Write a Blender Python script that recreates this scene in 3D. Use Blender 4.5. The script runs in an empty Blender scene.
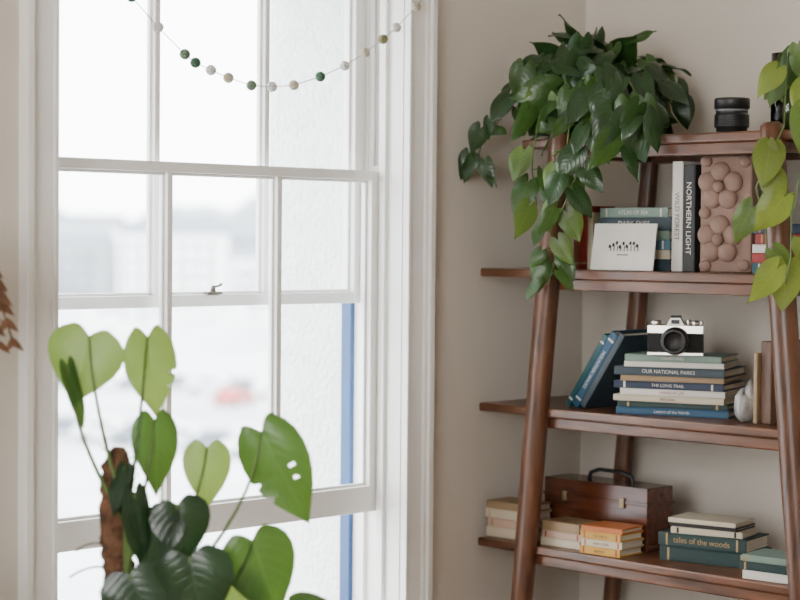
import bpy, math, random
from mathutils import Vector, Matrix
random.seed(7)
S=bpy.context.scene
COL=S.collection
rad=math.radians

# ---------------------------------------------------------------- materials
def nmat(name):
    m=bpy.data.materials.new(name); m.use_nodes=True
    nt=m.node_tree; b=nt.nodes['Principled BSDF']; return m,nt,b
def mat(name,c,rough=.6,var=.12,scale=8,bump=0,bscale=60,metal=0,stretch=None,spec=.5,c2=None):
    m,nt,b=nmat(name)
    N=nt.nodes; L=nt.links
    tc=N.new('ShaderNodeTexCoord'); mp=N.new('ShaderNodeMapping')
    L.new(tc.outputs['Object'],mp.inputs[0])
    if stretch: mp.inputs['Scale'].default_value=stretch
    no=N.new('ShaderNodeTexNoise'); no.inputs['Scale'].default_value=scale; no.inputs['Detail'].default_value=5
    L.new(mp.outputs[0],no.inputs['Vector'])
    cr=N.new('ShaderNodeValToRGB'); cr.color_ramp.elements[0].position=.3; cr.color_ramp.elements[1].position=.7
    a=[max(0,x*(1-var)) for x in c]; d=c2 or [min(1,x*(1+var)) for x in c]
    cr.color_ramp.elements[0].color=(*a,1); cr.color_ramp.elements[1].color=(*d[:3],1)
    L.new(no.outputs['Fac'],cr.inputs[0]); L.new(cr.outputs[0],b.inputs['Base Color'])
    b.inputs['Roughness'].default_value=rough; b.inputs['Metallic'].default_value=metal
    b.inputs['Specular IOR Level'].default_value=spec
    if bump:
        n2=N.new('ShaderNodeTexNoise'); n2.inputs['Scale'].default_value=bscale; n2.inputs['Detail'].default_value=4
        L.new(mp.outputs[0],n2.inputs['Vector'])
        bp=N.new('ShaderNodeBump'); bp.inputs['Strength'].default_value=bump; bp.inputs['Distance'].default_value=.01
        L.new(n2.outputs['Fac'],bp.inputs['Height']); L.new(bp.outputs[0],b.inputs['Normal'])
    return m
def leafmat(name,c,tr,rough=.35,trans=.35,vein=1.6):
    m,nt,b=nmat(name); N=nt.nodes; L=nt.links
    uv=N.new('ShaderNodeUVMap'); sp=N.new('ShaderNodeSeparateXYZ'); L.new(uv.outputs[0],sp.inputs[0])
    def M(op,a,bb=None):
        n=N.new('ShaderNodeMath'); n.operation=op
        for i,v in enumerate((a,bb)):
            if v is None: continue
            if isinstance(v,(int,float)): n.inputs[i].default_value=v
            else: L.new(v,n.inputs[i])
        return n.outputs[0]
    au=M('ABSOLUTE',M('SUBTRACT',sp.outputs[0],.5))
    mid=M('LESS_THAN',au,.018)
    sl=M('SUBTRACT',sp.outputs[1],M('MULTIPLY',au,.7))
    si=M('MULTIPLY',M('SUBTRACT',1.0,M('POWER',M('ABSOLUTE',M('COSINE',M('MULTIPLY',sl,24.0))),.25)),.8)
    vf=M('MAXIMUM',mid,si); vf=M('MULTIPLY',vf,.55)
    no=N.new('ShaderNodeTexNoise'); no.inputs['Scale'].default_value=9
    tc=N.new('ShaderNodeTexCoord'); L.new(tc.outputs['Object'],no.inputs['Vector'])
    cr=N.new('ShaderNodeValToRGB'); cr.color_ramp.elements[0].position=.35; cr.color_ramp.elements[1].position=.65
    cr.color_ramp.elements[0].color=(*[x*.7 for x in c],1); cr.color_ramp.elements[1].color=(*[min(1,x*1.35) for x in c],1)
    L.new(no.outputs['Fac'],cr.inputs[0])
    mx=N.new('ShaderNodeMix'); mx.data_type='RGBA'; L.new(vf,mx.inputs[0]); L.new(cr.outputs[0],mx.inputs[6])
    mx.inputs[7].default_value=(*[min(1,x*vein+.01) for x in c],1)
    L.new(mx.outputs[2],b.inputs['Base Color']); b.inputs['Roughness'].default_value=rough
    t=N.new('ShaderNodeBsdfTranslucent'); t.inputs[0].default_value=(*tr,1)
    ms=N.new('ShaderNodeMixShader'); ms.inputs[0].default_value=trans
    L.new(b.outputs[0],ms.inputs[1]); L.new(t.outputs[0],ms.inputs[2])
    L.new(ms.outputs[0],N['Material Output'].inputs[0])
    bp=N.new('ShaderNodeBump'); bp.inputs['Strength'].default_value=.35; bp.inputs['Distance'].default_value=.004
    L.new(vf,bp.inputs['Height']); bp.invert=True; L.new(bp.outputs[0],b.inputs['Normal'])
    return m
def glassmat(name,tint,ior):
    m,nt,pb=nmat(name); N=nt.nodes
    tr=N.new('ShaderNodeBsdfTransparent'); tr.inputs[0].default_value=(*tint,1)
    gl=N.new('ShaderNodeBsdfGlossy'); gl.inputs['Roughness'].default_value=.02
    fr=N.new('ShaderNodeFresnel'); fr.inputs[0].default_value=ior
    ms=N.new('ShaderNodeMixShader'); nt.links.new(fr.outputs[0],ms.inputs[0]); nt.links.new(tr.outputs[0],ms.inputs[1]); nt.links.new(gl.outputs[0],ms.inputs[2])
    nt.links.new(ms.outputs[0],N['Material Output'].inputs[0]); return m
GLASS=glassmat('window_glass',(.97,.975,.975),1.25)
VGLASS=glassmat('vase_glass',(.80,.83,.80),1.4)

WALL=mat('wall_paint',(.615,.565,.495),.9,.03,3,.08,120)
STUCCO=mat('white_stucco',(.80,.81,.80),.95,.07,25,1.0,70)
WHITE=mat('white_gloss_paint',(.85,.845,.82),.4,.03,5,.03,40)
BLUE=mat('blue_frame_paint',(.012,.060,.18),.5,.1,5)
CEIL=mat('ceiling_paint',(.8,.78,.75),.9,.02,3)
FLOORM=mat('oak_floor',(.30,.18,.10),.5,.35,3,.1,20,stretch=(12,1,1))
WOOD=mat('walnut_wood',(.105,.040,.017),.33,.5,6,.06,12,stretch=(9,1.2,9),spec=.5)
WOODL=mat('walnut_leg',(.098,.038,.017),.36,.5,6,.06,12,stretch=(9,9,1.2))
BOXW=mat('mahogany_case',(.075,.020,.008),.22,.45,6,.03,12,stretch=(9,1.2,9))
DARKW=mat('dark_wood',(.10,.05,.028),.5,.4,8,.1,20,stretch=(9,9,1.5))
PAGES=mat('paper_pages',(.62,.56,.46),.9,.12,3,.3,40,stretch=(1,1,60))
BLACK=mat('black_plastic',(.012,.012,.013),.42,.2,30,.15,300)
LEATHER=mat('black_leatherette',(.010,.010,.010),.65,.2,60,.6,500)
SILVER=mat('satin_chrome',(.62,.60,.56),.3,.05,20,metal=1)
BRASS=mat('aged_brass',(.22,.17,.10),.42,.2,20,metal=1)
PEWTER=mat('dull_pewter',(.20,.18,.15),.45,.2,20,metal=.8)
TILE=mat('terracotta_clay',(.225,.138,.105),.72,.12,14,.2,80)
COIR=mat('coir_fibre',(.12,.056,.028),.95,.6,40,1.0,120)
SOIL=mat('soil',(.03,.02,.013),.95,.5,60,1,90)
TERRA=mat('terracotta',(.30,.13,.07),.85,.15,8,.2,60)
CERAM=mat('white_ceramic',(.72,.70,.66),.35,.05,6)
STONE=mat('banded_agate',(.13,.125,.12),.35,.5,22,.2,30,stretch=(1,4,1),c2=(.55,.53,.50))
DRY=mat('dried_frond',(.12,.055,.027),.85,.35,20)
STEM=mat('green_stem',(.08,.14,.03),.5,.2,20)
STEMB=mat('brown_stem',(.10,.075,.03),.6,.3,20)
STRING=mat('cotton_string',(.42,.39,.34),.9,.1,50)
def cm(n,c,r=.55,v=.08): return mat(n,c,r,v,12)
C={k:cm('cloth_'+k,c) for k,c in dict(
 navy=(.013,.024,.055),blue=(.014,.065,.13),teal=(.014,.075,.085),cream=(.50,.43,.32),white=(.58,.55,.50),
 sage=(.16,.23,.19),green=(.008,.045,.036),dgreen=(.006,.026,.024),tan=(.27,.18,.095),red=(.25,.02,.016),
 brick=(.25,.055,.025),yellow=(.50,.27,.04),orange=(.42,.12,.03),grey=(.20,.22,.22),slate=(.025,.042,.055),
 black=(.010,.010,.011),pink=(.45,.30,.23),gold=(.34,.22,.09),lblue=(.08,.17,.23)).items()}

# ---------------------------------------------------------------- mesh builder
class MB:
    def __init__(s): s.v=[];s.f=[];s.mi=[];s.sm=[];s.uv=[];s.mats=[]
    def mid(s,m):
        if m not in s.mats: s.mats.append(m)
        return s.mats.index(m)
    def add(s,vs,fs,m,M=None,smooth=False,uvs=None):
        o=len(s.v); k=s.mid(m)
        for p in vs:
            p=Vector(p); s.v.append(M@p if M else p)
        for f in fs:
            s.f.append([o+i for i in f]); s.mi.append(k); s.sm.append(smooth)
            s.uv.append([uvs[i] for i in f] if uvs else [(0.2,.5)]*len(f))
    def box(s,c,d,m,M=None):
        x,y,z=[t/2 for t in d]; c=Vector(c)
        vs=[c+Vector(p) for p in((-x,-y,-z),(x,-y,-z),(x,y,-z),(-x,y,-z),(-x,-y,z),(x,-y,z),(x,y,z),(-x,y,z))]
        s.add(vs,[(0,3,2,1),(4,5,6,7),(0,1,5,4),(1,2,6,5),(2,3,7,6),(3,0,4,7)],m,M)
    def bx(s,a,b,m,M=None):
        s.box([(a[i]+b[i])/2 for i in range(3)],[abs(b[i]-a[i]) for i in range(3)],m,M)
    def lathe(s,prof,m,M=None,seg=32,smooth=True):
        vs=[];fs=[]
        for r,z in prof:
            for k in range(seg):
                a=2*math.pi*k/seg; vs.append((r*math.cos(a),r*math.sin(a),z))
        for i in range(len(prof)-1):
            for k in range(seg):
                k2=(k+1)%seg; fs.append((i*seg+k,i*seg+k2,(i+1)*seg+k2,(i+1)*seg+k))
        s.add(vs,fs,m,M,smooth)
    def ball(s,c,r,m,M=None,sc=(1,1,1),seg=16,jit=0):
        n=seg//2; vs=[];fs=[]
        for i in range(n+1):
            t=math.pi*i/n
            for k in range(seg):
                a=2*math.pi*k/seg; rr=r*(1+random.uniform(-jit,jit))
                vs.append((c[0]+rr*sc[0]*math.sin(t)*math.cos(a),c[1]+rr*sc[1]*math.sin(t)*math.sin(a),c[2]+rr*sc[2]*math.cos(t)))
        for i in range(n):
            for k in range(seg):
                k2=(k+1)%seg; fs.append((i*seg+k,(i+1)*seg+k,(i+1)*seg+k2,i*seg+k2))
        s.add(vs,fs,m,M,True)
    def tube(s,pts,rs,m,seg=8,M=None,ell=1,caps=True):
        pts=[Vector(p) for p in pts]; n=len(pts)
        if isinstance(rs,(int,float)): rs=[rs]*n
        vs=[];fs=[]; ref=Vector((0.3,1,.1)).normalized()
        for i,p in enumerate(pts):
            t=(pts[min(i+1,n-1)]-pts[max(i-1,0)]).normalized()
            a=ref-t*ref.dot(t)
            if a.length<1e-3: a=Vector((1,0,0))-t*t.x
            a.normalize(); b=t.cross(a); ref=a
            for k in range(seg):
                th=2*math.pi*k/seg; vs.append(p+(a*math.cos(th)*ell+b*math.sin(th))*rs[i])
        for i in range(n-1):
            for k in range(seg):
                k2=(k+1)%seg; fs.append((i*seg+k,i*seg+k2,(i+1)*seg+k2,(i+1)*seg+k))
        if caps: fs+= [tuple(range(seg-1,-1,-1)),tuple((n-1)*seg+k for k in range(seg))]
        s.add(vs,fs,m,M,True)
    def obj(s,name,parent=None,bevel=0,bseg=2):
        me=bpy.data.meshes.new(name); me.from_pydata([tuple(v) for v in s.v],[],s.f)
        for m in s.mats: me.materials.append(m)
        ul=me.uv_layers.new(name='UVMap')
        li=0
        for p in me.polygons:
            p.material_index=s.mi[p.index]; p.use_smooth=s.sm[p.index]
            for q in s.uv[p.index]:
                ul.data[li].uv=q; li+=1
        me.update()
        o=bpy.data.objects.new(name,me); COL.objects.link(o)
        if bevel:
            b=o.modifiers.new('bevel','BEVEL'); b.width=bevel; b.segments=bseg; b.limit_method='ANGLE'; b.angle_limit=rad(40)
        if parent: o.parent=parent
        return o
def empty(name):
    o=bpy.data.objects.new(name,None); COL.objects.link(o); o.empty_display_size=.1; return o
def T(x,y,z): return Matrix.Translation((x,y,z))
def R(a,ax): return Matrix.Rotation(rad(a),4,ax)
def text(s,size,M,m,parent,name='lettering',align='CENTER'):
    cu=bpy.data.curves.new(name,'FONT'); cu.body=s; cu.size=size; cu.align_x=align; cu.align_y='CENTER'
    cu.materials.append(m)
    o=bpy.data.objects.new(name,cu); COL.objects.link(o); o.parent=parent; o.matrix_world=M; return o

# ---------------------------------------------------------------- room shell
H=1.3
wx0,wx1=-1.590,-.645      # window clear opening
wz0,wz1=H-.87,H+.64
b=MB()
def wall_open(b,y0,y1,m,ox0,ox1,oz0,oz1,X0,X1,Z1):
    b.bx((X0,y0,0),(ox0,y1,Z1),m); b.bx((ox1,y0,0),(X1,y1,Z1),m)
    b.bx((ox0,y0,0),(ox1,y1,oz0),m); b.bx((ox0,y0,oz1),(ox1,y1,Z1),m)
wall_open(b,0,.2,WALL,wx0-.025,wx1+.025,wz0-.03,wz1+.025,-5.1,.3,2.7)
wall_open(b,.2,.46,STUCCO,wx0-.01,wx1+.0,wz0-.03,wz1,-5.1,.3,2.9)
b.obj('wall_north')
b=MB(); b.bx((0,-4.6,0),(.3,0,2.7),WALL); b.obj('wall_east')
b=MB(); b.bx((-5.1,-4.6,0),(.3,-4.5,2.7),WALL); b.obj('wall_south')
b=MB()
b.bx((-5.1,-4.5,0),(-5,-3.4,2.7),WALL); b.bx((-5.1,-1.4,0),(-5,0,2.7),WALL)
b.bx((-5.1,-3.4,0),(-5,-1.4,.8),WALL); b.bx((-5.1,-3.4,2.4),(-5,-1.4,2.7),WALL); b.obj('wall_west')
b=MB(); b.bx((-5.1,-4.6,-.1),(.3,.46,0),FLOORM); b.obj('floor')
b=MB(); b.bx((-5.1,-4.6,2.7),(.3,.2,2.8),CEIL); b.obj('ceiling')
b=MB(); b.bx((-5,-.018,0),(-.018,0,.14),WHITE); b.bx((-5,-.024,0),(-.018,.005,.03),WHITE); b.obj('baseboard_north',bevel=.004)
b=MB(); b.bx((-.018,-4.5,0),(0,-.0,.14),WHITE); b.obj('baseboard_east',bevel=.004)
b=MB()
for y in (-3.4,-2.43,-1.46): b.bx((-5.08,y,.8),(-5.02,y+.06,2.4),WHITE)
for z in (.8,1.57,2.34): b.bx((-5.075,-3.4,z),(-5.025,-1.4,z+.06),WHITE)
b.obj('window_2',bevel=.004)

# ---------------------------------------------------------------- sash window
win=empty('window_1')
b=MB()
b.bx((wx0-.025,0,wz0),(wx0,.2,wz1),WHITE); b.bx((wx1,0,wz0),(wx1+.025,.2,wz1),WHITE)
b.bx((wx0-.024,.001,wz1),(wx1+.024,.2,wz1+.025),WHITE)
for x0,x1 in((wx0-.002,wx0+.010),(wx1-.010,wx1+.002)):
    b.bx((x0,.047,wz0),(x1,.068,wz1),WHITE); b.bx((x0,.1085,wz0),(x1,.1115,wz1),WHITE)
b.bx((wx0-.024,.0,wz0-.03),(wx1+.024,.22,wz0),WHITE)
b.bx((wx0-.1,-.05,wz0-.031),(wx1+.1,.005,wz0+.001),WHITE)
b.bx((wx0-.01,.22,wz0-.06),(wx1,.52,wz0-.02),STUCCO)
b.obj('frame',win,.002)
b=MB()
b.bx((wx1-.012,.154,wz0),(wx1+.001,.187,H-.12),BLUE); b.bx((wx0-.001,.154,wz0),(wx0+.012,.187,H-.12),BLUE)
b.obj('outer_frame',win,.002)
def sash(name,y,z0,z1,bot,top,st):
    b=MB(); x0,x1=wx0+.001,wx1-.001
    b.bx((x0,y-.018,z0),(x0+st,y+.018,z1),WHITE); b.bx((x1-st,y-.018,z0),(x1,y+.018,z1),WHITE)
    b.bx((x0+st,y-.018,z0),(x1-st,y+.018,z0+bot),WHITE); b.bx((x0+st,y-.018,z1-top),(x1-st,y+.018,z1),WHITE)
    for x in(-1.252,-.950):
        b.bx((x-.007,y-.015,z0+bot),(x+.007,y+.015,z1-top),WHITE)
        b.bx((x-.012,y-.004,z0+bot),(x+.012,y+.006,z1-top),WHITE)
    b.bx((x0+st,y-.004,z0+bot),(x1-st,y+.006,z0+bot+.006),WHITE); b.bx((x0+st,y-.004,z1-top-.006),(x1-st,y+.006,z1-top),WHITE)
    b.bx((x0+st,y-.0035,z0+bot),(x0+st+.006,y+.0055,z1-top),WHITE); b.bx((x1-st-.006,y-.0035,z0+bot),(x1-st,y+.0055,z1-top),WHITE)
    b.obj(name,win,.002)
    g=MB(); g.add([(x0+st,y+.001,z0+bot),(x1-st,y+.001,z0+bot),(x1-st,y+.001,z1-top),(x0+st,y+.001,z1-top)],[(0,1,2,3)],GLASS)
    g.obj(name+'_glass',win)
sash('lower_sash',.088,H-.625,H+.158,.060,.022,.028)
sash('upper_sash',.132,H-.146,H+.636,.026,.045,.040)
b=MB()
x,y,z=-1.10,.118,H-.120
b.box((x,y,z+.003),(.04,.014,.005),PEWTER); b.lathe([(0,0),(.006,0),(.005,.012),(.003,.014),(0,.014)],PEWTER,T(x,y,z+.005),12)
b.tube([(x,y,z+.016),(x+.014,y-.003,z+.018),(x+.020,y-.004,z+.022)],[.0025,.0025,.004],PEWTER)
b.obj('sash_fastener',win)
b=MB()
b.tube([(wx1-.006,.085,H+.17),(wx1-.006,.085,wz1-.03)],.003,STRING); b.obj('sash_cord',win)
b=MB()
def casing(b,z0,z1):
    for sx,e in((-1,wx0),(1,wx1)):
        xs=lambda a:e+sx*a
        b.bx((xs(.004),-.015,z0),(xs(.078),.012,z1),WHITE)
        b.bx((xs(.064),-.030,z0-.001),(xs(.080),.013,z1+.001),WHITE)
        b.bx((xs(.055),-.022,z0+.001),(xs(.067),.010,z1-.001),WHITE)
        b.bx((xs(.002),-.020,z0+.002),(xs(.012),.011,z1-.002),WHITE)
casing(b,wz0,wz1+.085)
b.bx((wx0-.079,-.0145,wz1+.004),(wx1+.079,.0115,wz1+.083),WHITE); b.bx((wx0-.0795,-.029,wz1+.069),(wx1+.0795,.0125,wz1+.084),WHITE)
b.bx((wx0-.077,-.013,wz0-.12),(wx1+.077,.009,wz0-.03),WHITE)
b.obj('trim_1',bevel=.002)

# ---------------------------------------------------------------- bookcase
Z=[1.532,1.236,.919,.60,.28]
def spread(z): return .31+(1.236-z)*.0943
YC=-.55
bc=empty('ladder_bookcase')
b=MB()
for i,z in enumerate(Z):
    hl=.525 if i else .40
    xf=-.41; xb=-.035
    b.bx((xf,YC-hl,z-.02),(xb,YC+hl,z),WOOD)
    sp=spread(z)
    b.bx((xf+.012,YC-sp,z-.046),(xf+.034,YC+sp,z-.0195),WOOD)
    b.bx((xb-.05,YC-sp,z-.046),(xb-.028,YC+sp,z-.0195),WOOD)
    for s in(-1,1): b.bx((xf+.02,YC+s*sp-.011,z-.044),(xb-.03,YC+s*sp+.011,z-.0193),WOOD)
b.obj('shelves',bc,bevel=.004)
b=MB()
for s in(-1,1):
    for x,rr in((-.412,.0265),(-.075,.022)):
        zs=[0,.01,.4,.8,1.2,1.49,1.540,1.547]
        ks=[.7,.75,.9,1,1,.9,.85,.6]
        b.tube([(x,YC+s*spread(z),z) for z in zs],[rr*k for k in ks],WOODL,20,ell=1.12)
b.obj('legs',bc)

# ---------------------------------------------------------------- books
def book(b,M,L,D,Tt,m,stripe=None,pm=PAGES):
    c=.0028
    b.box((0,0,Tt/2-c/2),(L,D,c),m,M); b.box((0,0,-Tt/2+c/2),(L,D,c),m,M)
    b.box((0,-D/2+c/2-.0002,0),(L-.0004,c,Tt-2*c+.0004),m,M)
    b.box((0,.0015,0),(L-.007,D-.008,Tt-2*c),pm,M)
    if stripe:
        for sx in(-.40,.40): b.box((sx*L,-D/2-.0002,0),(.005,.0012,Tt*.86),stripe,M)
UP=Matrix(((0,1,0,0),(0,0,-1,0),(-1,0,0,0),(0,0,0,1)))
def stack(name,x,y,z,th,items):
    b=MB(); tx=[]
    for it in items:
        L,D,Tt,m,st,ti,tm,dt=it
        M=T(x,y,z+Tt/2)@R(th+dt,'Z')@T(random.uniform(-.004,.004),0,0)
        M=M@T(0,(D-items[0][1])/2,0)
        book(b,M,L,D,Tt,m,st)
        if ti: tx.append((ti,Tt*.6,M@T(0,-D/2-.0016,0)@R(90,'X'),tm))
        z+=Tt+.0004
    o=b.obj(name,bevel=.0009,bseg=1)
    for t in tx: text(*t,o)
    return z
def upright(name,x,yr,z,items,tilt=0):
    b=MB(); tx=[]; y=0; ph=rad(tilt)
    for it in items:
        Hh,D,Tt,m,st,ti,tm=it
        sl=y*math.tan(ph)
        M=T(x,yr,z)@R(tilt,'X')@T(D/2,y+Tt/2,Hh/2-sl)@UP
        book(b,M,Hh,D,Tt,m,st)
        if ti: tx.append((ti,Tt*.58,M@T(0,-D/2-.0016,0)@R(90,'X'),tm))
        y+=Tt+.0006
    o=b.obj(name,bevel=.0009,bseg=1)
    for t in tx: text(*t,o)
W_,K_,G_=C['white'],C['black'],C['gold']
z2=Z[1]+.0005
stack('book_stack',-.265,-.424,z2,-89,[
 (.20,.15,.026,C['slate'],None,None,None,0),(.198,.15,.02,C['cream'],None,None,None,1),
 (.20,.15,.022,C['lblue'],W_,'THE SHORE',W_,-1),(.195,.15,.02,C['sage'],None,'WOODLAND',W_,1),
 (.20,.15,.028,C['slate'],None,'DARK SKIES',W_,0),(.19,.145,.022,C['sage'],W_,'ATLAS OF SEA',W_,-1)])
upright('upright_books',-.345,-.594,z2,[(.232,.16,.032,K_,None,'NORTHERN LIGHT',W_),(.240,.165,.029,W_,None,'WILD FOREST',K_)])
upright('small_red_books',-.345,-.312,z2,[(.13,.10,.016,C['cream'],None,None,None),(.145,.1,.022,C['red'],G_,None,None),(.135,.1,.018,C['brick'],G_,None,None)])
stack('book_stack',-.29,-.845,z2,-88,[
 (.17,.15,.022,C['teal'],W_,None,None,0),(.18,.15,.02,C['red'],None,None,None,1),(.17,.14,.018,C['white'],None,None,None,-1),(.165,.14,.022,C['red'],G_,None,None,2),(.17,.14,.02,C['navy'],G_,None,None,0)])
b=MB(); M=T(-.392,-.432,z2+.001)@R(-86,'Z')@R(-9,'X')
b.box((0,0,.052),(.165,.003,.104),W_,M)
for k in range(9):
    a=(k-4)*.009; b.ball((a,-.0022,.056+random.uniform(-.004,.006)),.0045,K_,M,(.8,.15,1),8)
    b.box((a+.003,-.0022,.048),(.002,.0006,.012),C['green'],M)
b.box((0,-.0022,.034),(.03,.0006,.002),K_,M)
b.obj('illustrated_card')
b=MB(); M=T(-.066,-.43,z2)@R(-90,'Z')@R(-6,'X')
for a,c in(((-.08,-.008,0),(-.062,.008,.25)),((.062,-.008,0),(.08,.008,.25)),((-.062,-.008,0),(.062,.008,.018)),((-.062,-.008,.232),(.062,.008,.25))): b.bx(a,c,K_,M)
b.bx((-.062,-.002,.018),(.062,.006,.232),C['tan'],M); b.ball((0,-.003,.12),.035,C['slate'],M,(1,.08,1.3))
b.obj('framed_picture',bevel=.002)
# relief block with rosettes
b=MB(); M=T(-.325,-.664,z2)@R(-80,'Z')
b.bx((-.060,-.008,0),(.060,.035,.250),TILE,M)
for cx,cz in((-.012,.070),(-.012,.184)):
    for k in range(5):
        a=k*2*math.pi/5+.3
        px,pz=cx+.031*math.cos(a),cz+.031*math.sin(a)
        b.ball((px,-.010,pz),.0225,TILE,M,(1,.55,1),20)
    b.ball((cx,-.020,cz),.013,TILE,M,(1,.8,1),16)
for cx,cz in((.047,.127),(.044,.016),(.044,.236),(-.048,.127),(-.046,.014),(-.046,.238)):
    b.ball((cx,-.008,cz),.016,TILE,M,(.9,.55,.8),16)
b.obj('relief_block',bevel=.004)
# shelf 3
z3=Z[2]+.0005
k=.95
ztop=stack('book_stack',-.262,-.503,z3,-70,[
 (.27*k,.17,.016,C['blue'],None,'Letters of the North',W_,0),(.262*k,.17,.012,C['dgreen'],G_,None,None,2),
 (.268*k,.17,.014,C['cream'],None,'field notes',K_,-2),(.25*k,.17,.014,C['white'],None,'HARBOUR LIFE',C['red'],1),
 (.265*k,.17,.016,C['navy'],W_,'THE LONG TRAIL',W_,-2),(.245*k,.17,.012,C['tan'],None,None,None,2),
 (.265*k,.17,.019,C['slate'],None,'OUR NATIONAL PARKS',W_,-1),(.235*k,.15,.012,C['white'],None,None,None,3),(.23*k,.15,.015,C['sage'],None,'COASTLINES',W_,1)])
upright('leaning_blue_books',-.345,-.292,z3,[(.205,.15,.016,C['slate'],None,None,None),(.205,.15,.02,C['blue'],W_,'MOUNTAIN WALKS',W_),(.20,.15,.014,C['teal'],W_,None,None)],tilt=34)
# film camera
b=MB(); M=T(-.335,-.540,ztop)@R(-58,'Z')
b.bx((-.06,-.016,.003),(.06,.016,.05),LEATHER,M)
b.bx((-.061,-.017,0),(.061,.017,.007),SILVER,M); b.bx((-.061,-.017,.048),(.061,.017,.066),SILVER,M)
b.add([(-.02,-.018,.066),(.02,-.018,.066),(.02,.017,.066),(-.02,.017,.066),(-.011,-.014,.083),(.011,-.014,.083),(.011,.014,.083),(-.011,.014,.083)],
      [(4,5,6,7),(0,1,5,4),(1,2,6,5),(2,3,7,6),(3,0,4,7)],SILVER,M)
b.bx((-.009,-.0185,.069),(.009,-.012,.078),BLACK,M)
b.bx((-.011,-.012,.083),(.011,.012,.087),BLACK,M)
ML=M@T(0,-.016,.032)@R(90,'X')
b.lathe([(0,0),(.031,0),(.031,.008),(.029,.009),(.029,.02),(.027,.021),(.027,.034),(.0255,.036),(.021,.036),(.02,.03),(.015,.026),(0,.024)],BLACK,ML,32)
b.lathe([(.0292,.010),(.0298,.011),(.0298,.014),(.0292,.015)],SILVER,ML,32)
for x,r in((-.043,.011),(.04,.010),(.055,.005)): b.lathe([(0,0),(r,0),(r,.008),(r*.9,.01),(0,.01)],SILVER,M@T(x,0,.066),20)
b.lathe([(0,0),(.006,0),(.006,.012),(0,.012)],SILVER,M@T(.027,-.006,.066),14)
b.obj('film_camera',bevel=.0015)
b=MB(); b.bx((-.345,-.795,z3),(-.20,-.768,z3+.175),DARKW); b.bx((-.355,-.767,z3),(-.22,-.757,z3+.15),C['tan']); b.obj('wooden_bookend',bevel=.003)
b=MB(); b.ball((-.335,-.724,z3+.036),.037,STONE,None,(.7,.62,1),18,.05); b.ball((-.33,-.736,z3+.064),.026,STONE,None,(.7,.45,1.1),16,.05); b.obj('agate_stone')
# shelf 4
z4=Z[3]+.0005
b=MB()
b.bx((-.285,-.43,z4),(-.19,-.125,z4+.143),BOXW); b.bx((-.288,-.433,z4+.102),(-.187,-.122,z4+.109),BOXW)
b.bx((-.288,-.433,z4+.0003),(-.187,-.122,z4+.012),BOXW)
for y in(-.19,-.36): b.bx((-.291,y-.007,z4+.092),(-.284,y+.007,z4+.115),BRASS)
b.tube([(-.235,-.35,z4+.142),(-.235,-.345,z4+.158),(-.235,-.32,z4+.166),(-.235,-.25,z4+.167),(-.235,-.225,z4+.158),(-.235,-.22,z4+.142)],.005,BLACK)
b.obj('wooden_case',bevel=.005)
stack('cream_books',-.336,-.092,z4,-90,[(.135,.085,.024,C['cream'],None,None,None,0),(.13,.085,.02,C['pink'],C['tan'],None,None,1),(.135,.085,.022,C['cream'],C['pink'],None,None,-1),(.13,.085,.018,C['tan'],None,None,None,1)])
stack('paperback_stack',-.336,-.255,z4,-89,[(.115,.085,.018,C['cream'],None,None,None,0),(.115,.085,.016,C['pink'],C['brick'],None,None,1),(.11,.084,.022,C['tan'],None,None,None,-1)])
stack('paperback_stack',-.352,-.382,z4,-86,[(.11,.09,.017,C['yellow'],C['brick'],'poems',K_,0),(.11,.09,.016,C['cream'],C['orange'],'short tales',K_,1),(.11,.088,.017,C['yellow'],C['brick'],'the island',K_,-1),(.11,.088,.012,C['orange'],None,None,None,1)])
stack('green_book_stack',-.265,-.60,z4,-78,[(.215,.12,.032,C['dgreen'],G_,None,None,0),(.21,.12,.030,C['dgreen'],G_,'tales of the woods',G_,-2),(.165,.10,.014,C['cream'],K_,None,None,3),(.16,.10,.008,C['black'],None,None,None,-2),(.16,.10,.010,C['cream'],None,None,None,-1)])
stack('book_stack',-.345,-.825,z4,-84,[(.13,.10,.018,C['white'],None,None,None,0),(.13,.10,.018,C['dgreen'],G_,None,None,-1),(.12,.10,.014,C['sage'],G_,None,None,1)])
stack('book_stack',-.25,-.5,Z[4]+.0005,-88,[(.26,.19,.03,C['navy'],G_,None,None,0),(.25,.19,.028,C['cream'],None,None,None,1),(.24,.18,.025,C['brick'],G_,None,None,-1)])
z1=Z[0]+.0005
b=MB(); p=[(0,0),(.031,0),(.033,.003),(.033,.014)]
for k in range(7): p+=[(.0375,.016+k*.004),(.0375,.018+k*.004),(.036,.0185+k*.004)]
p+=[(.034,.046),(.034,.055),(.038,.056),(.038,.074),(.037,.078),(.033,.078),(.031,.068),(0,.064)]
b.lathe(p,BLACK,T(-.30,-.655,z1),40); b.lathe([(.0342,.05),(.0344,.051),(.0344,.053),(.0342,.054)],C['grey'],T(-.30,-.655,z1),40)
b.obj('camera_lens')

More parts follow.
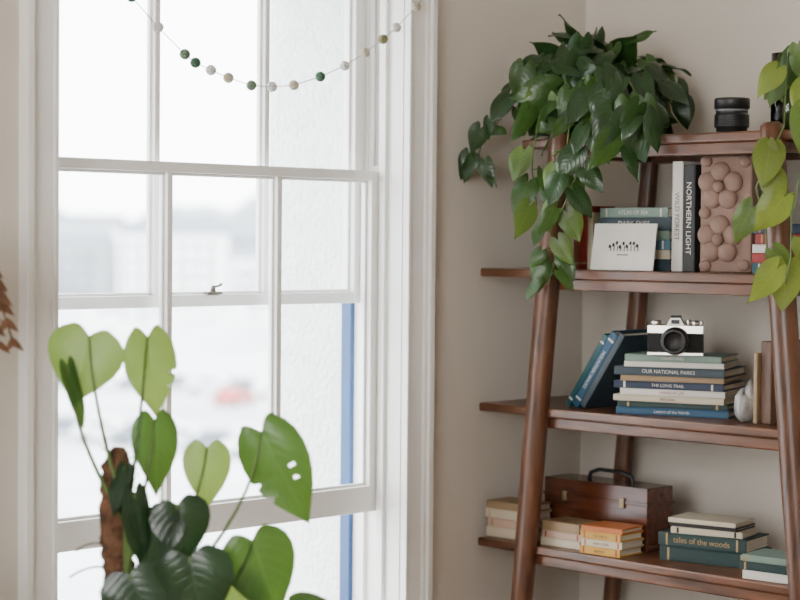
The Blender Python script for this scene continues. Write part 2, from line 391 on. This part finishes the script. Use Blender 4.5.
# ---------------------------------------------------------------- leaves
PR=[(0,.50),(.06,.76),(.14,.93),(.25,1),(.38,.97),(.52,.84),(.66,.64),(.8,.38),(.9,.19),(.96,.08),(1,0.0)]
def prof(u):
    for (a,p),(c,q) in zip(PR,PR[1:]):
        if u<=c: return p+(q-p)*(u-a)/(c-a)
    return 0
def leaf(b,base,tip,nrm,L,W,m,curl=.18,fold=.25,nu=9,nv=3,notch=(),holes=(),wav=.02,lim=None,lobe=.24):
    t=Vector(tip).normalized(); n=Vector(nrm); s=t.cross(n)
    if s.length<1e-3: s=t.cross(Vector((1,.3,.2)))
    s.normalize(); n=s.cross(t).normalized()
    ph=random.uniform(0,6); vs=[];uv=[];base=Vector(base)
    for i in range(nu+1):
        u=i/nu
        for j in range(-nv,nv+1):
            a=j/nv; w=W/2*prof(u)
            for (uk,side,dp) in notch:
                if side*a>0: w*=1-dp*math.exp(-((u-uk)/.022)**2)
            x=a*w
            al=L*u-lobe*L*math.sin(min(1,abs(a))*math.pi*.6)*(1-u)**2.2*(1 if abs(a)>0 else 0)
            if notch: al+=.16*L*abs(x)/(W/2)*u**.5*(1-u)
            h=fold*abs(x)*(1-.9*abs(a))*1.5-curl*L*u*u-curl*.6*x*x/W*2+wav*L*math.sin(7*u+ph+a*2)*abs(a)
            p=base+t*al+s*x+n*h
            if lim: p=lim(p)
            vs.append(p); uv.append((a*.5+.5,u))
    k=2*nv+1; fs=[]
    for i in range(nu):
        for j in range(2*nv):
            uc=(i+.5)/nu; ac=(j+.5-nv)/nv; skip=False
            for (hu,ha,du,da) in holes:
                if ((uc-hu)/du)**2+((ac-ha)/da)**2<1: skip=True
            if not skip: fs.append((i*k+j,i*k+j+1,(i+1)*k+j+1,(i+1)*k+j))
    b.add(vs,fs,m,None,True,uv)
def bez(a,c,d,n=8):
    a,c,d=Vector(a),Vector(c),Vector(d)
    return [a*(1-t)**2+c*2*t*(1-t)+d*t*t for t in[i/n for i in range(n+1)]]

P1=leafmat('pothos_dark',(.014,.042,.011),(.06,.15,.015),.28,.12)
P2=leafmat('pothos_mid',(.032,.080,.017),(.13,.25,.03),.3,.2)
P3=leafmat('pothos_light',(.095,.165,.035),(.26,.38,.05),.36,.3)
PY=leafmat('pothos_lime',(.16,.22,.035),(.38,.46,.07),.38,.38)
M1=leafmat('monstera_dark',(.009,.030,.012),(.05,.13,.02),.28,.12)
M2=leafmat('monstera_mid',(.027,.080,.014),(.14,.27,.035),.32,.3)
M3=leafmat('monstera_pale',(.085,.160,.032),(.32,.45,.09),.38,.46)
Rv=Vector((.7071,-.7071,0)); Fv=Vector((.7071,.7071,0)); Up=Vector((0,0,1))

PC=Vector((-.22,-.222,0))
def fr1(r,d,z): return PC+Rv*r-Fv*d+Up*z
def lim1(p):
    p=p.copy(); p.y=min(p.y,-.02); p.x=min(p.x,-.02)
    if p.z<Z[0]+.012 and p.x>-.447:
        if p.z>Z[0]-.03: p.z=Z[0]+.012
        else: p.x=-.447
    return p
pl=empty('potted_pothos')
b=MB(); b.lathe([(0,0),(.06,0),(.066,.006),(.08,.11),(.084,.112),(.084,.13),(.077,.13),(.073,.112),(0,.112)],TERRA,T(PC.x,PC.y,z1)); b.lathe([(0,.115),(.074,.115)],SOIL,T(PC.x,PC.y,z1)); b.obj('pot',pl)
b=MB()
n=0
while n<135:
    v=Vector((random.gauss(0,1),random.gauss(0,1),random.gauss(0,1))).normalized()
    rr,dd,zz=v
    if dd<-.45 or zz<-.75: continue
    k=random.uniform(.5,1.18)
    p=fr1(-.008+rr*.15*k,.04+dd*.14*k,1.65+zz*.112*k)
    if p.y>-.05 or p.x>-.05: continue
    out=Rv*rr-Fv*dd+Up*zz
    tip=out*.6-Up*.65+Vector([random.uniform(-.7,.7) for _ in range(3)])
    nr=out*.6-Fv*.4+Up*.5+Vector([random.uniform(-.7,.7) for _ in range(3)])
    L=random.uniform(.06,.105)
    leaf(b,p,tip,nr,L,L*random.uniform(.64,.84),random.choice([P1,P1,P1,P1,P2,P2,P3]) if zz<.3 else random.choice([P1,P1,P1,P2]),lim=lim1,curl=random.uniform(.1,.5),wav=.06)
    if n%3==0: b.tube([lim1(q) for q in bez(fr1(0,0,1.66),(fr1(0,0,1.7)+p)/2+Up*.03,p,6)],.0016,STEM,5)
    n+=1
def vine(pts,fr,lim,b,mats,Ls=(.07,.095),every=1):
    W=[fr(*q) for q in pts]; sm=[]
    for i in range(len(W)-1):
        for t in(0,.33,.66): sm.append(W[i].lerp(W[i+1],t))
    sm.append(W[-1]); sm=[lim(q) for q in sm]
    b.tube(sm,.0018,STEM,6)
    for i in range(2,len(sm),every):
        p=sm[i]; side=1 if i%2 else -1
        pe=lim(p+Rv*side*random.uniform(.012,.03)-Fv*random.uniform(.005,.03)+Up*random.uniform(-.005,.02))
        b.tube([p,(p+pe)/2+Up*.006,pe],.0013,STEM,5)
        tip=-Up+Rv*side*random.uniform(.1,.8)-Fv*random.uniform(0,.35)
        nr=-Fv*.9+Up*random.uniform(.1,.6)+Rv*random.uniform(-.8,.8)
        L=random.uniform(*Ls)
        leaf(b,pe,tip,nr,L,L*random.uniform(.64,.84),random.choice(mats),lim=lim,curl=random.uniform(.05,.35),wav=.05)
dk=[P1,P1,P1,P2]
vine([(0,.05,1.66),(-.12,.06,1.70),(-.20,.06,1.63),(-.255,.05,1.55),(-.28,.04,1.50),(-.265,.03,1.46)],fr1,lim1,b,dk,(.045,.065))
vine([(0,.05,1.66),(-.10,.12,1.68),(-.15,.14,1.58),(-.165,.16,1.46),(-.155,.18,1.38)],fr1,lim1,b,[P2,P2,P3],(.06,.085))
vine([(0,.05,1.66),(-.06,.2,1.66),(-.09,.25,1.55),(-.105,.25,1.42),(-.13,.24,1.32),(-.115,.22,1.26),(-.13,.22,1.205)],fr1,lim1,b,[P2,P2,P3],(.045,.07),1)
vine([(0,.05,1.66),(-.03,.25,1.66),(-.05,.31,1.55),(-.075,.30,1.45),(-.11,.28,1.36)],fr1,lim1,b,[P1,P2],(.06,.085))
vine([(0,.05,1.66),(-.01,.30,1.64),(.01,.36,1.56),(.015,.36,1.49)],fr1,lim1,b,dk)
vine([(0,.05,1.66),(.04,.25,1.66),(.055,.40,1.58),(.055,.41,1.54)],fr1,lim1,b,dk,(.05,.08))
vine([(0,.05,1.66),(.08,.04,1.72),(.14,.04,1.66),(.165,.04,1.62)],fr1,lim1,b,dk,(.055,.075))
vine([(0,.05,1.66),(-.10,.05,1.72),(-.16,.1,1.68),(-.2,.1,1.60)],fr1,lim1,b,dk)
b.obj('foliage',pl)

PD=Vector((-.30,-.80,0))
def fr2(r,d,z): return PD+Rv*r-Fv*d+Up*z
def lim2(p):
    p=p.copy(); p.x=min(p.x,-.02)
    if p.z<Z[0]+.012 and p.x>-.452:
        if p.z>Z[0]-.03: p.z=Z[0]+.012
        else: p.x=-.452
    return p
wm=mat('murky_water',(.10,.11,.07),.3,.2,10)
v2=empty('pothos_in_vase')
b=MB(); b.lathe([(0,0),(.036,0),(.039,.004),(.039,.165),(.0365,.165),(.0365,.006),(0,.006)],VGLASS,T(PD.x,PD.y,z1)); b.lathe([(0,.007),(.036,.007),(.036,.09),(0,.09)],wm,T(PD.x,PD.y,z1)); b.obj('vase',v2)
b=MB(); LY=[PY,P3,PY]
vine([(0,0,1.56),(0,.01,1.68),(-.02,.08,1.69),(-.04,.16,1.62),(-.055,.22,1.53),(-.09,.22,1.46),(-.105,.2,1.41),(-.085,.2,1.34),(-.08,.2,1.26)],fr2,lim2,b,[P3,P3,PY],(.065,.085),3)
vine([(0,0,1.56),(.01,.02,1.69),(.0,.14,1.69),(-.0,.27,1.58),(-.03,.28,1.46),(-.05,.28,1.36),(-.05,.28,1.27),(-.06,.28,1.22)],fr2,lim2,b,LY,(.065,.09),3)
vine([(0,0,1.56),(.01,.02,1.69),(.03,.06,1.70),(.05,.20,1.60),(.035,.26,1.4),(.03,.26,1.27)],fr2,lim2,b,[P3,P2,PY],(.06,.085),3)
leaf(b,fr2(0,.06,1.69),(-.1,-.1,-1),-Fv+Up*.3,.085,.065,P2,lim=lim2)
leaf(b,fr2(-.05,.24,1.255),(-.25,-.1,-1),-Fv+Up*.3,.09,.075,PY,lim=lim2)
leaf(b,fr2(-.02,.26,1.56),(-.2,-.1,-1),-Fv+Up*.3+Rv*.3,.09,.07,P3,lim=lim2)
leaf(b,fr2(-.085,.24,1.49),(-.5,-.1,-1),-Fv+Up*.3-Rv*.2,.085,.065,PY,lim=lim2)
b.obj('foliage',v2)

# ---------------------------------------------------------------- monstera with moss pole
MC=Vector((-1.75,-.45,0))
def fm(r,d,z): return MC+Rv*r-Fv*d+Up*z
mo=empty('potted_monstera')
b=MB(); b.lathe([(0,.28),(.10,.28),(.105,.29),(.14,.50),(.146,.505),(.146,.53),(.134,.53),(.13,.505),(0,.505)],CERAM,T(MC.x,MC.y,0)); b.lathe([(0,.51),(.131,.51)],SOIL,T(MC.x,MC.y,0)); b.obj('pot',mo)
b=MB(); b.lathe([(0,.255),(.15,.255),(.155,.262),(.155,.272),(.15,.28),(0,.28)],DARKW,T(MC.x,MC.y,0))
for k in range(3):
    a=k*2.094; b.tube([(MC.x+.10*math.cos(a),MC.y+.10*math.sin(a),.256),(MC.x+.14*math.cos(a),MC.y+.14*math.sin(a),0)],[.016,.011],DARKW,12)
b.obj('plant_stand')
b=MB(); pts=[];rs=[]
for i in range(60):
    z=.45+i*(.945-.45)/59; pts.append(fm(-.012+.008*math.sin(i*.1),0,z)); rs.append((.027+random.uniform(-.003,.003))*(1 if i<56 else (1-.15*(i-55))))
b.tube(pts,rs,COIR,24)
for i in range(500):
    z=random.uniform(.5,.94); a=random.uniform(0,6.28); c=fm(-.012,0,z)
    p=c+Vector((math.cos(a),math.sin(a),0))*.026; q=p+Vector((math.cos(a+.8),math.sin(a+.8),random.uniform(-1,1)))*random.uniform(.006,.016)
    b.tube([p,(p+q)/2+Vector((0,0,.002)),q],.0006,COIR,4)
b.obj('moss_pole',mo)
b=MB()
Lf=[
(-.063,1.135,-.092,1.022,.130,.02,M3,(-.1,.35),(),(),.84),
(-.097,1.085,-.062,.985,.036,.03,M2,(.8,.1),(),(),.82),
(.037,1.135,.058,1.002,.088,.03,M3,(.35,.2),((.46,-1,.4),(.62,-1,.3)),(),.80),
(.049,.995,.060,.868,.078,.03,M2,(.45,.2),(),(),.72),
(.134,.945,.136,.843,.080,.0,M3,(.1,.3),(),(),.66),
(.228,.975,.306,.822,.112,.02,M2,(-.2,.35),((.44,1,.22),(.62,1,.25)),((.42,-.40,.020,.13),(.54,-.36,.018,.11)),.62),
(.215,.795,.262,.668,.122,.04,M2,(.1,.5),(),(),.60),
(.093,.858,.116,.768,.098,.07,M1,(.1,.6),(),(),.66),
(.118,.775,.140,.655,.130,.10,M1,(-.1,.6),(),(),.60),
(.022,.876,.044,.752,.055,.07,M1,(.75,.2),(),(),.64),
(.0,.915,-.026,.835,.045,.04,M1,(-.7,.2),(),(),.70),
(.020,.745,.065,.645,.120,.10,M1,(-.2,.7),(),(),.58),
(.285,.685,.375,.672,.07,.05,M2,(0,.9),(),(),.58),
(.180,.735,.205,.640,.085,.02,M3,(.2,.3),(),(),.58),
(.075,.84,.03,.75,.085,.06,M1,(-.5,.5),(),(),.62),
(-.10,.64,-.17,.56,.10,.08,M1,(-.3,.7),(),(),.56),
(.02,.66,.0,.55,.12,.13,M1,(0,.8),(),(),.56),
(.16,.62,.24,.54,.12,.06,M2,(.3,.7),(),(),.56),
]
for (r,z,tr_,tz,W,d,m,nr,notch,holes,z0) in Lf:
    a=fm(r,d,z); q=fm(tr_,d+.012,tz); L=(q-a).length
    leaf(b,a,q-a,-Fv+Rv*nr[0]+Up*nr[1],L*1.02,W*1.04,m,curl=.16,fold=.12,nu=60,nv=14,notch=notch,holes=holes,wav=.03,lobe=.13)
    b.tube(bez(fm(0,.025,z0),fm(r*1.0-.01*(1 if r>0 else -1),d*.8+.02,z0+(z-z0)*.55),a,10),[.0042-.0002*i for i in range(11)],STEM,8)
for k in range(2):
    b.tube(bez(fm(-.03,.01,.78-.04*k),fm(-.06,.02,.79-.04*k),fm(-.085-.01*k,.02,.77-.045*k),6),[.002]*7,STEMB,5)
b.tube([fm(.012,.028,.5),fm(.008,.03,.65),fm(.004,.03,.8),fm(.0,.028,.9)],[.008,.008,.007,.005],STEM,10)
b.obj('foliage',mo)

# ---------------------------------------------------------------- dried fern in vase
DC=Vector((-2.00,-.235,0)); df=empty('dried_fern')
b=MB(); b.lathe([(0,.45),(.05,.45),(.070,.50),(.075,.56),(.06,.66),(.03,.73),(.028,.77),(.034,.785),(.028,.785),(.023,.76),(0,.70)],CERAM,T(DC.x,DC.y,0)); b.obj('vase',df)
b=MB(); b.bx((DC.x-.22,DC.y-.15,.425),(DC.x+.085,DC.y+.15,.45),DARKW)
for sx in(-.20,.065):
    for sy in(-.13,.13): b.bx((DC.x+sx-.012,DC.y+sy-.012,0),(DC.x+sx+.012,DC.y+sy+.012,.425),DARKW)
b.obj('side_table',bevel=.003)
b=MB()
def fd(r,d,z): return DC+Rv*r-Fv*d+Up*z
for (r1,d1,zm,r2,z2_) in((.02,.0,1.42,.138,1.125),(.0,.02,1.43,.125,1.20),(.0,.0,1.38,.115,1.12),(-.1,.0,1.35,-.2,1.15),(-.05,.06,1.4,-.1,1.2),(.0,.05,1.36,.05,1.05)):
    c=bez(fd(0,0,.75),fd(r1,d1,zm+.1),fd(r2,d1*1.5,z2_),22); b.tube(c,[.002]*23,DRY,5)
    for i in range(10,23):
        tn=(c[min(i+1,22)]-c[i-1]).normalized()
        for s in(-1,1):
            l=.05*(1-(i-10)/18)+.008
            leaf(b,c[i],tn*.6+Rv*s*.8-Up*.25,-Fv+Up*.3,l,l*.5,DRY,curl=.5,nu=5,nv=2)
b.obj('fronds',df)

# ---------------------------------------------------------------- felt ball garland
gb=[(-1.422,1.770,0),(-1.357,1.716,1),(-1.289,1.668,2),(-1.262,1.653,0),(-1.222,1.641,1),(-1.176,1.6285,3),(-1.114,1.617,2),(-1.058,1.6177,1),(-.997,1.625,3),(-.921,1.648,0),(-.85,1.676,1),(-.789,1.709,3),(-.734,1.743,4),(-.693,1.772,1),(-.632,1.824,3)]
FM=[mat('felt_green',(.06,.14,.08),.95,.2,60,.8,250),mat('felt_white',(.74,.73,.70),.95,.1,60,.8,250),mat('felt_sage',(.16,.24,.16),.95,.15,60,.8,250),mat('felt_beige',(.56,.50,.38),.95,.1,60,.8,250),mat('felt_olive',(.24,.24,.11),.95,.1,60,.8,250)]
b=MB(); gy=-.042
sh=lambda x:x-.018
path=[(-1.61,gy+.012,1.985),(-1.53,gy,1.87)]+[(sh(x),gy,z) for x,z,_ in gb]+[(-.60,gy,1.87),(-.575,gy+.01,1.93)]
b.tube(path,.0010,STRING,6)
for x,z,k in gb: b.ball((sh(x),gy,z),.0112,FM[k],None,(1,1,.97),18,.025)
for x,z in((-1.61,1.985),(-.575,1.93)): b.tube([(x,-.02,z),(x,gy+.01,z),(x,gy,z+.008)],.0015,BRASS,6)
b.obj('felt_ball_garland')

# ---------------------------------------------------------------- outdoors
GR=mat('quay_concrete',(.52,.54,.55),.9,.25,.06); HI=mat('hazy_hill',(.30,.34,.35),1,.25,.02)
BW=mat('boat_white',(.85,.85,.85),.5,.05,1); CR=mat('car_red',(.42,.07,.06),.4,.05,1); CG=mat('car_grey',(.16,.19,.22),.4,.05,1); BR=mat('building_grey',(.28,.30,.31),.9,.15,.1); DK=mat('dark_glazing',(.07,.09,.11),.3,.1,1)
GZ=-12.0; CX,CY=-3.684,-3.034
def far(q,dist): return (CX+dist*(.7071+q*.7071),CY+dist*(.7071-q*.7071))
b=MB(); b.bx((-300,1.5,GZ-.5),(1400,1400,GZ),GR); b.obj('harbour_ground')
b=MB(); n=80; vs=[];fs=[]
for i in range(n+1):
    x,y=far(-.45+i*.9/n,850); h=14+7*math.sin(i*.35+2)+4*math.sin(i*1.1+1)+2*math.sin(i*2.7)
    x2,y2=far(-.45+i*.9/n,950); vs+=[(x,y,GZ),(x,y,h-4),(x2,y2,h+3),(x2,y2,GZ)]
for i in range(n):
    for k in range(3): fs.append((4*i+k,4*i+4+k,4*i+5+k,4*i+k+1))
b.add(vs,fs,HI,None,True); b.obj('distant_hill')
def building(q,dist,w,h,m):
    x,y=far(q,dist); b=MB(); M=T(x,y,GZ)@R(random.uniform(-20,20)-45,'Z')
    b.bx((-w/2,-6,0),(w/2,6,h),m,M)
    b.add([(-w/2,-6.3,h),(w/2,-6.3,h),(w/2,6.3,h),(-w/2,6.3,h),(-w/2,0,h+3),(w/2,0,h+3)],[(0,1,5,4),(2,3,4,5),(0,4,3),(1,2,5)],CG,M)
    for i in range(int(w/3)):
        for k in range(int(h/3.2)): b.bx((-w/2+1+i*3,-6.06,1.2+k*3.2),(-w/2+2.2+i*3,-5.95,2.8+k*3.2),DK,M)
    b.obj('house')
for q,d,w,h,m in((-.185,420,26,12,BR),(-.165,470,18,16,BW),(-.145,440,20,10,BR),(-.12,400,22,14,BW),(-.10,460,26,13,BR),(-.075,430,20,9,BW),(-.05,450,24,13,BR),(-.21,430,24,10,BW)): building(q,d,w,h,m)
def boat(q,dist,s):
    x,y=far(q,dist); b=MB(); M=T(x,y,GZ)@R(random.uniform(0,180),'Z')@Matrix.Scale(s,4)
    vs=[];fs=[]
    for i in range(9):
        t=i/8; w=1.3*math.sin(math.pi*min(1,.25+t*.75))**.6 if i<8 else .02
        X=-4+8*t; vs+=[(X,-w,1.3+.3*t),(X,-w*.6,.0),(X,w*.6,.0),(X,w,1.3+.3*t)]
    for i in range(8):
        for k in range(3): fs.append((4*i+k,4*i+4+k,4*i+5+k,4*i+k+1))
        fs.append((4*i+3,4*i+7,4*i+4,4*i))
    fs.append((0,1,2,3)); b.add(vs,fs,BW,M)
    b.bx((-1.8,-.8,1.4),(1,.8,2.1),BW,M); b.bx((-1.4,-.82,1.65),(.7,.82,1.9),DK,M)
    b.tube([(0.3,0,1.4),(.3,0,10.5)],.09,CG,8,M); b.tube([(.3,0,2.9),(-3.4,0,2.8)],.16,CG,8,M)
    b.obj('sailing_boat')
for i in range(15):
    boat(-.205+i*.0115,random.uniform(230,360),random.uniform(.9,1.3))
def car(q,dist,m,ang):
    x,y=far(q,dist); b=MB(); M=T(x,y,GZ)@R(ang,'Z')
    pr=[(-2.1,.35),(-2.1,.9),(-1.5,1.0),(-1.1,1.45),(.5,1.45),(1.1,1.0),(2.0,.85),(2.1,.35)]
    k=len(pr); vs=[(a,-.85,c) for a,c in pr]+[(a,.85,c) for a,c in pr]
    b.add(vs,[tuple(range(k)),tuple(range(2*k-1,k-1,-1))]+[(i,i+k,(i+1)%k+k,(i+1)%k) for i in range(k)],m,M)
    for s in(-1,1):
        b.bx((-1.0,s*.84,1.02),(.5,s*.87,1.36),DK,M)
        for X in(-1.3,1.3): b.lathe([(0,-.1),(.33,-.1),(.33,.1),(0,.1)],DK,M@T(X,s*.8,.33)@R(90,'X'),16)
    b.obj('car',bevel=.04)
for i,m in enumerate((BW,CG,BW,CG,CG,BW,CG,BW)): car(-.19+i*.018,172-i*2,m,-45+random.uniform(-8,8))
for i,m in enumerate((CG,BW,CG,BW,CG,BW)): car(-.175+i*.02,125-i*2,m,-45+random.uniform(-8,8))
car(-.087,150,CR,20)

# ---------------------------------------------------------------- light
w=bpy.data.worlds.new('overcast_sky'); S.world=w; w.use_nodes=True; nt=w.node_tree
bg=nt.nodes['Background']; tc=nt.nodes.new('ShaderNodeTexCoord'); sp=nt.nodes.new('ShaderNodeSeparateXYZ'); cr=nt.nodes.new('ShaderNodeValToRGB')
nt.links.new(tc.outputs['Generated'],sp.inputs[0]); nt.links.new(sp.outputs[2],cr.inputs[0]); nt.links.new(cr.outputs[0],bg.inputs[0])
cr.color_ramp.elements[0].color=(.98,.99,1,1); cr.color_ramp.elements[1].color=(.92,.96,1,1)
bg.inputs[1].default_value=12.5
def area(name,loc,rot,sx,sy,P,c):
    l=bpy.data.lights.new(name,'AREA'); l.shape='RECTANGLE'; l.size=sx; l.size_y=sy; l.energy=P; l.color=c
    o=bpy.data.objects.new(name,l); COL.objects.link(o); o.location=loc; o.rotation_euler=rot; return o
area('west_window_fill',(-4.98,-2.4,1.6),(0,rad(-90),0),1.5,1.9,50,(1,.95,.88))  # area lamp added just inside the unseen west opening as soft room fill

# ---------------------------------------------------------------- camera
cd=bpy.data.cameras.new('camera'); cam=bpy.data.objects.new('camera',cd); COL.objects.link(cam); S.camera=cam
cd.sensor_width=36; cd.lens=85; cd.clip_end=2500; cd.clip_start=.05
cam.matrix_world=T(CX,CY,H)@R(-45,'Z')@R(88.18,'X')@R(.5,'Z')
cd.dof.use_dof=True; cd.dof.focus_distance=3.95; cd.dof.aperture_fstop=2.8
